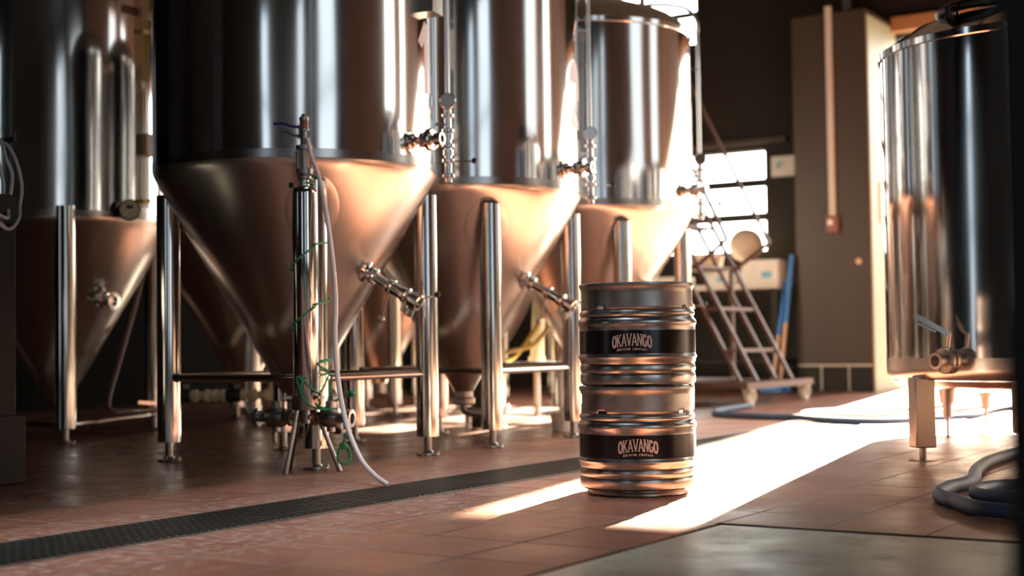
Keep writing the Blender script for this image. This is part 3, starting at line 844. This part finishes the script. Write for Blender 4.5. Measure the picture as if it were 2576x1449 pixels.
# ------------------------------------------------------------------ mobile ladder
ld = thing('mobile_ladder', (10.55, 4.40, 0), 'rusty brown mobile step ladder on castors in front of the bright window', 'ladder')
def lo(x, y, z): return (x - 10.55, y - 4.40, z)
def rail(name, pts, w=.028):
    m = MB()
    for a, b in zip(pts, pts[1:]): m.bar(lo(*a), lo(*b), w, w)
    return m.build(name, 'rust', ld)
sl_ = .50
for x in (10.2, 10.9):
    rail('stringer', [(x, 4.37, .19), (x, 5.62, 2.55)])
    rail('stringer', [(x, 4.51, .19), (x, 5.76, 2.55)])
for z in (.43, .76, 1.10, 1.44, 1.78, 2.12, 2.46):
    y = 4.37 + (z - .19) * 1.25 / 2.36
    MB().span(lo(10.2, y, z - .014), lo(10.9, y + .15, z + .012)).build('tread', 'rust', ld)
rail('handrail', [(10.9, 4.835, 1.10), (10.9, 4.54, 1.30), (10.9, 5.36, 2.95), (10.9, 5.72, 2.5)], .026)
rail('handrail', [(10.2, 4.855, 1.10), (10.2, 4.60, 1.30), (10.2, 5.40, 2.95), (10.2, 5.72, 2.5)], .026)
rail('strut', [(10.9, 4.88, .17), (10.9, 4.88, 1.12)], .03)
rail('strut', [(10.2, 5.6, .17), (10.2, 5.6, 2.4)], .03); rail('strut', [(10.9, 5.6, .17), (10.9, 5.6, 2.4)], .03)
m = MB()
m.span(lo(10.0, 4.36, .135), lo(11.35, 4.42, .185)).span(lo(9.55, 5.6, .135), lo(11.35, 5.66, .185)).span(lo(9.7, 4.9, .135), lo(11.35, 4.95, .18))
m.span(lo(10.17, 4.42, .135), lo(10.23, 5.6, .185)).span(lo(10.87, 4.42, .135), lo(10.93, 5.6, .185)).span(lo(9.55, 4.9, .135), lo(9.72, 5.66, .185))
m.span(lo(9.2, 4.86, .186), lo(10.9, 5.55, .20))
m.build('base_frame', 'rust', ld)
for x, y in ((10.10, 4.40), (11.28, 4.42), (9.62, 5.62), (11.28, 5.62)):
    c = MB().box(lo(x, y, .125), (.08, .08, .012)).bar(lo(x + .02, y - .03, .12), lo(x + .03, y - .03, .055), .05, .006).bar(lo(x + .02, y + .03, .12), lo(x + .03, y + .03, .055), .05, .006).build('castor', 'conduit', ld)
    MB().lathe([(0, 0), (.055, 0), (.060, .006), (.060, .030), (.055, .036), (0, .036)], 28, lo(x + .03, y - .018, .060), lo(x + .03, y + 1, .060)).build('wheel', 'caster', c)
bt = thing('white_bottle', (9.38, 5.12, .2005), 'small white plastic bottle standing on the base of the ladder', 'bottle')
MB().lathe([(0, 0), (.042, 0), (.045, .006), (.045, .12), (.038, .14), (.018, .155), (.018, .165)], 28).build('body', 'white_plastic', bt)
MB().cyl((0, 0, .163), (0, 0, .19), .020, seg=20).build('cap', 'skyblue', bt)

# ------------------------------------------------------------------ far corner
wb = thing('workbench', (13.3, 6.35, 0), 'dark workbench under the far window, loaded with boxes', 'table')
MB().span((-.32, -1.02, 1.01), (.35, 1.6, 1.06)).build('tabletop', 'conduit', wb, bevel=.004)
for x, y in ((-.28, -.98), (-.28, 1.5), (.3, -.98), (.3, 1.5)): MB().span((x - .03, y - .03, 0), (x + .03, y + .03, 1.01)).build('leg', 'black_wall', wb)
MB().span((-.2, -.95, .28), (.33, 1.5, .31)).build('shelf', 'black_wall', wb)
def carton(x, y, z, sx, sy, sz, rz, label, mat='carton', stripe='skyblue'):
    t = thing('carton', (x, y, z), label, 'box', 'boxes on the workbench', rz)
    MB().span((-sx/2, -sy/2, 0), (sx/2, sy/2, sz)).build('body', mat, t, bevel=.004)
    MB().span((-sx/2 - .002, -sy*.32, sz*.25), (-sx/2 - .0005, -sy*.05, sz*.5)).build('print', stripe, t)
carton(13.22, 5.56, 1.0605, .28, .38, .235, .05, 'white carton with a blue mark at the near end of the workbench')
carton(13.25, 6.02, 1.0605, .3, .26, .15, -.1, 'low white carton in the middle of the workbench')
carton(13.2, 6.55, 1.0605, .3, .34, .10, .1, 'flat pale tray at the far end of the workbench, partly behind the ladder', 'conduit', 'green_ball')
sk = thing('canvas_sack', (13.35, 5.80, 1.2965), 'beige rounded sack heaped on the white carton before the far window', 'sack')
m = MB().sphere((0, 0, .17), .17, (1, 1.02, 1.0), 28, 16); m.build('body', 'burlap', sk)
sk.location = (13.33, 5.80, 1.296)
m = MB().lathe([(0, 0), (.16, 0), (.185, .03), (.20, .12), (.205, .15), (.19, .152)], 32)
bs = tag(m.build('woven_basket', 'burlap', loc=(13.12, 6.18, 1.212)), 'beige woven basket on the low carton left of the sack', 'basket')
sg = thing('wall_sign', (13.985, 5.645, 2.32), 'small white sign with a blue mark on the dark wall between window and pillar', 'sign')
MB().span((-.006, -.135, -.105), (.014, .135, .105)).build('board', 'paper', sg)
m = MB().tube([(-.008, .075, -.02), (-.008, .055, .035), (-.008, .02, .045), (-.008, .0, .01)], .008, 8)
m.sphere((-.008, .045, .0), .018, (.2, 1, 1), 12, 8); m.build('logo', 'skyblue', sg)
cd = thing('cable_conduit', (13.145, 4.813, 1.53), 'pale vertical conduit down the brown pillar to a small switch box', 'conduit')
MB().span((-.03, -.030, .16), (0.003, .030, 2.19)).build('channel', 'conduit', cd, bevel=.004)
bx = MB().span((-.05, -.055, 0), (0.003, .055, .16)).build('switch_box', 'brownbox', cd, bevel=.004)
MB().span((-.058, -.01, .07), (-.05, .035, .12)).build('switch', 'white_plastic', bx)
tag(MB().span((13.4, 4.70, 3.662), (13.46, 4.76, ZC - .001)).build('ceiling_pipe', 'fitdark'), 'short grey pipe rising from the top of the brown pillar', 'pipe')
tag(MB().sphere((13.146, 4.572, 1.244), .03, (.35, 1, 1), 20, 12).build('round_cap', 'tanwood'), 'small pale round cap low on the brown pillar', 'cap')
tag(MB().span((13.40, 4.418, 1.62), (13.62, 4.4352, 2.02)).build('yellow_slot_panel', M['cream']), 'pale yellow upright panel standing for the bright slot on the door side of the pillar', 'sign')  # bright slot by the doorway put in as a pale yellow panel
for (a, b, lab, r) in (((12.90, 5.30, .012), (13.10, 5.222, 1.33), 'blue and tan broom handle leaning nearest the brown pillar', .018),
                       ((12.80, 5.34, .012), (13.12, 5.30, 1.08), 'shorter blue-topped pole leaning behind the other in the corner', .016)):
    a = Vector(a); b = Vector(b)
    t = thing('broom', a, lab, 'broom', 'poles leaning by the pillar')
    d = b - a
    MB().cyl((0, 0, 0), d * .5, r, seg=14).build('handle', 'tanwood', t)
    MB().cyl(d * .5, d, r * 1.15, seg=14).build('grip', 'blue', t)
    MB().box(Vector((0, 0, .03)), (.06, .22, .06)).build('broom_head', 'blue', t)
# bucket on the floor behind tank 2
bk = thing('white_bucket', (7.02, 4.22, 0), 'small white tub on the floor by the middle tank leg, lit by the sun', 'bucket')
MB().lathe([(0, 0), (.048, 0), (.052, .01), (.060, .105), (.064, .107), (.064, .112), (.056, .112), (.052, .012), (0, .012)], 36).build('tub', 'white_plastic', bk)

# far floor hoses
tag(MB().tube([(9.9, 4.30, .021), (9.2, 4.22, .021), (8.753, 4.05, .021), (8.589, 3.80, .021), (8.526, 3.616, .021), (8.501, 3.391, .021), (8.32, 3.156, .021), (8.204, 2.9, .021), (8.285, 2.70, .021), (8.561, 2.60, .021), (8.797, 2.50, .021), (9.054, 2.43, .021), (9.833, 2.48, .021), (10.6, 2.3, .021)], .020, 14).build('floor_hose', 'hose_blue'),
    'long blue hose lying across the far tiles between ladder and right-hand tank', 'hose')
tag(MB().tube([(10.3, 2.95, .021), (9.546, 3.10, .021), (9.30, 3.36, .021), (9.05, 3.50, .021), (8.80, 3.47, .021), (8.70, 3.30, .021), (8.85, 3.0, .021), (9.1, 2.75, .021), (9.9, 2.7, .021), (10.5, 2.5, .021)], .020, 14).build('floor_hose', 'hose_grey'),
    'pale hose looped on the blown-out sunlit tiles near the doorway', 'hose')
tag(MB().tube([(7.2, 1.25, .023), (6.5, 1.45, .023), (5.85, 1.49, .023), (5.35, 1.43, .023), (5.05, 1.36, .023), (4.85, 1.335, .023), (4.72, 1.345, .023), (4.588, 1.335, .023), (4.46, 1.31, .023), (4.37, 1.262, .023), (4.30, 1.21, .023), (4.21, 1.155, .023), (4.13, 1.075, .023), (4.12, .96, .023), (4.25, .80, .023), (4.5, .75, .023)], .0225, 16).build('floor_hose', 'hose_blue'),
    'thick dark blue hose curling on the near tiles at the right edge', 'hose')
tag(MB().tube([(4.9, 1.00, .023), (4.82, 1.18, .023), (4.70, 1.235, .023), (4.56, 1.225, .023), (4.47, 1.165, .023), (4.42, 1.08, .03), (4.38, .98, .023), (4.40, .86, .04), (4.55, .80, .065)], .0225, 16).build('floor_hose', 'hose_blue'),
    'inner coil of thick dark blue hose inside the near curl at the right edge', 'hose')

# pvc pipe under the back of tank 1
pv = thing('plastic_pipe', (5.60, 5.33, 0), 'cream ribbed plastic pipe with an elbow under the nearest tank', 'pipe')
a = Vector((5.40, 5.66, .255)) - Vector((5.60, 5.33, 0)); b = Vector((5.69, 5.20, .255)) - Vector((5.60, 5.33, 0)); d = (b - a)
m = MB().cyl(a, b, .022, seg=24)
m.cyl(b - d * .02, b + Vector((0, 0, .13)), .026, seg=24)
m.cyl(b, b + Vector((0, 0, .55)), .0125, seg=18)
m.lathe([(.034, 0), (.038, .01), (.038, .04), (.034, .05)], 24, b + Vector((0, 0, .10)), b + Vector((0, 0, 1)), True, True)
pipe_ = m.build('pipe', 'cream', pv)
for q in (.22, .34, .42, .50, .70, .80, .93):
    c = a + d * q
    MB().lathe([(.026, -.018), (.033, -.012), (.033, .012), (.026, .018)], 24, c, c + d, True, True).build('coupling', 'cream', pipe_)
for q in (.10, .60):
    c = a + d * q
    MB().lathe([(.030, -.04), (.036, -.03), (.036, .03), (.030, .04)], 24, c, c + d, True, True).box(c + Vector((0, 0, .05)), (.05, .05, .02)).cyl(c, c + Vector((0, 0, .05)), .012, seg=12).build('union_valve', 'rubber', pipe_)
MB().cyl((a.x, a.y, 0), (a.x, a.y, .25), .012, seg=12).cyl((b.x, b.y, 0), (b.x, b.y, .25), .012, seg=12).build('support', 'fitdark', pv)

# clutter seen between the legs further back
fe = thing('fire_extinguisher', (7.33, 4.98, 0), 'dark cylinder with a red band standing behind the middle tank', 'extinguisher')
MB().lathe([(0, 0), (.06, 0), (.065, .01), (.065, .50), (.05, .545), (.02, .56), (.02, .58), (0, .58)], 36).build('cylinder', 'rubber', fe)
MB().lathe([(.0655, .60 - .12), (.0662, .482), (.0662, .40), (.0655, .398)], 36).build('red_band', 'red', fe)
MB().cyl((0, 0, .57), (0, 0, .62), .018, seg=14).bar((0, 0, .61), (.08, -.06, .64), .012, .02).build('trigger', 'fitdark', fe)
st = thing('ridged_pallet', (8.0, 5.15, 0), 'low pale rack on short legs behind the middle tank', 'rack')
MB().span((-.45, -.12, .34), (.5, .16, .375)).build('deck', 'conduit', st)
for x, y in ((-.40, -.08), (.45, -.08), (.45, .12), (-.40, .12)): MB().cyl((x, y, 0), (x, y, .34), .022, seg=14).build('leg', 'conduit', st)
tag(MB().tube([(7.45, 5.05, .42), (7.62, 4.95, .46), (7.85, 4.92, .50), (8.0, 4.90, .62), (8.03, 4.92, .74), (8.0, 5.0, .60), (7.9, 5.1, .42), (7.8, 5.2, .3885)], .014, 12).build('yellow_hose', 'yellow'),
    'yellow hose curling over the pale rack behind the middle tank', 'hose')
pp = tag(MB().cyl((8.10, 5.05, .376), (8.07, 5.0, .90), .045, seg=28).cyl((8.10, 5.05, .376), (8.1, 5.05, .42), .055, seg=28).build('upright_tube', 'cream'), 'cream upright tube standing on the pale rack behind the middle tank', 'pipe')
# dark pump in the rear
pm = thing('transfer_pump', (6.45, 5.62, 0), 'dark transfer pump in shadow on the floor behind the nearest tank', 'pump')
MB().cyl((-.16, 0, .16), (.10, 0, .16), .085, seg=32).cyl((.10, 0, .16), (.16, 0, .16), .11, seg=32).build('motor', 'fitdark', pm)
MB().span((-.15, -.08, .0), (.13, .08, .075)).build('base', 'black', pm)
MB().cyl((.13, 0, .16), (.13, 0, .36), .022, seg=18).build('outlet', 'fit', pm)

# hoses hung at the left edge
hk = thing('hose_hook', (3.62, 4.90, 1.34), 'black hook arm above the dark plinth at the left edge, carrying hoses', 'hook')
MB().bar((-.02, -.26, .0), (.0, .66, .0), .012, .016).bar((0, -.0, 0), (.0, -.24, .0), .012, .016).cyl((-.021, -.26, 0), (-.021, -.26, .03), .006).build('arm', 'rubber', hk)
for k, (dx, dz, m_, lab) in enumerate(((0, 0, 'hose_grey', 'outermost grey hose loop hanging from the black hook at the left edge'), (-.045, .02, 'hose_grey', 'middle grey hose loop hanging from the black hook at the left edge'), (-.085, .0, 'hose_grey', 'innermost grey hose loop hanging from the black hook at the left edge'))):
    L = .20 - .04 * k
    pts = [(3.44, 4.74 - .02 * k, 1.362), (3.53, 4.74 - .02 * k, 1.360), (3.60 - .4 * abs(dx), 4.70, 1.33), (3.625 + dx, 4.665, 1.26), (3.645 + dx, 4.655, 1.16 + dz * 2), (3.64 + dx, 4.66, 1.08 + dz * 2), (3.60 + dx, 4.62, 1.02 + dz * 2), (3.50, 4.57, .98 + dz * 2), (3.35, 4.57, 1.1), (3.33, 4.65, 1.25)]
    tag(MB().tube(pts, .0075, 10, 8, True).build('grey_hose', m_), lab, 'hose', 'grey hoses at the left edge')

# hedge beyond the doorway
hg = MB()
for i in range(70):
    y = -12 + i * .5; hg.sphere((24 + random.uniform(-.3, .3), y, 1.0 + random.uniform(-.3, .2)), .9, (1, .7, 1.1), 10, 7)
o = tag(hg.build('hedge', 'greenleaf'), 'green hedge outside beyond the doorway and far windows', 'hedge')

# ------------------------------------------------------------------ light
SUN_AZ = R(10.5); SUN_EL = R(18.1)
sun = bpy.data.lights.new('sun', 'SUN'); sun.energy = 85; sun.angle = R(.6); sun.color = (1.0, .84, .62)
so = bpy.data.objects.new('sun', sun); COL.objects.link(so)
dirv = -Vector((math.cos(SUN_EL) * math.cos(SUN_AZ), math.cos(SUN_EL) * math.sin(SUN_AZ), math.sin(SUN_EL)))
so.rotation_euler = dirv.to_track_quat('-Z', 'Y').to_euler()
# unseen roof light inferred over the walkway, spread narrowed to keep tanks dark
sk_ = bpy.data.lights.new('roof_light', 'AREA'); sk_.shape = 'RECTANGLE'; sk_.size = 11.0; sk_.size_y = .30; sk_.energy = 32; sk_.spread = R(42); sk_.color = (.84, .93, 1.0)
ko = bpy.data.objects.new('roof_light', sk_); COL.objects.link(ko); ko.location = (3.3, 2.80, ZC - .02)
mb = MB()
for y0 in (2.59, 2.96): mb.span((-2.3, y0, ZC - .20), (8.9, y0 + .05, ZC))
struct(mb, 'trim_6', 'black_wall')
w = bpy.data.worlds.new('world'); SC.world = w; w.use_nodes = True
nt = w.node_tree; bg = nt.nodes['Background']
tc = nt.nodes.new('ShaderNodeTexCoord'); sp = nt.nodes.new('ShaderNodeSeparateXYZ'); nt.links.new(tc.outputs['Generated'], sp.inputs[0])
mr = nt.nodes.new('ShaderNodeMapRange'); nt.links.new(sp.outputs[0], mr.inputs[0]); mr.inputs[1].default_value = -.6; mr.inputs[2].default_value = .8
mx = nt.nodes.new('ShaderNodeMix'); mx.data_type = 'RGBA'; nt.links.new(mr.outputs[0], mx.inputs[0])
mx.inputs[6].default_value = (.74, .88, 1.0, 1); mx.inputs[7].default_value = (1.0, .98, .90, 1)
nt.links.new(mx.outputs[2], bg.inputs[0])
mr2 = nt.nodes.new('ShaderNodeMapRange'); nt.links.new(sp.outputs[0], mr2.inputs[0]); mr2.inputs[1].default_value = .35; mr2.inputs[2].default_value = .9
mr2.inputs[3].default_value = 1.0; mr2.inputs[4].default_value = 6.0
nt.links.new(mr2.outputs[0], bg.inputs[1])

# ------------------------------------------------------------------ camera
pitch, roll, yaw = R(2.2), R(.8), R(32.9)
f = Vector((math.cos(yaw) * math.cos(pitch), math.sin(yaw) * math.cos(pitch), math.sin(pitch)))
r = f.cross(Vector((0, 0, 1))).normalized(); u = r.cross(f)
rr = r * math.cos(roll) - u * math.sin(roll); uu = r * math.sin(roll) + u * math.cos(roll)
cam = bpy.data.cameras.new('camera'); cam.sensor_width = 36; cam.lens = 36 * 3578 / 2576
cam.clip_start = .05; cam.dof.use_dof = True; cam.dof.focus_distance = 4.72; cam.dof.aperture_fstop = 1.9
co = bpy.data.objects.new('camera', cam); COL.objects.link(co)
mtx = Matrix((rr, uu, -f)).transposed().to_4x4(); mtx.translation = Vector((0, 0, .515))
co.matrix_world = mtx
SC.camera = co
SC.view_settings.view_transform = 'Standard'; SC.view_settings.look = 'None'
SC.view_settings.gamma = 1; SC.view_settings.use_curve_mapping = False
SC.view_settings.exposure = .75
SC.cycles.max_bounces = 10; SC.cycles.glossy_bounces = 8; SC.cycles.diffuse_bounces = 5
SC.cycles.sample_clamp_indirect = 12
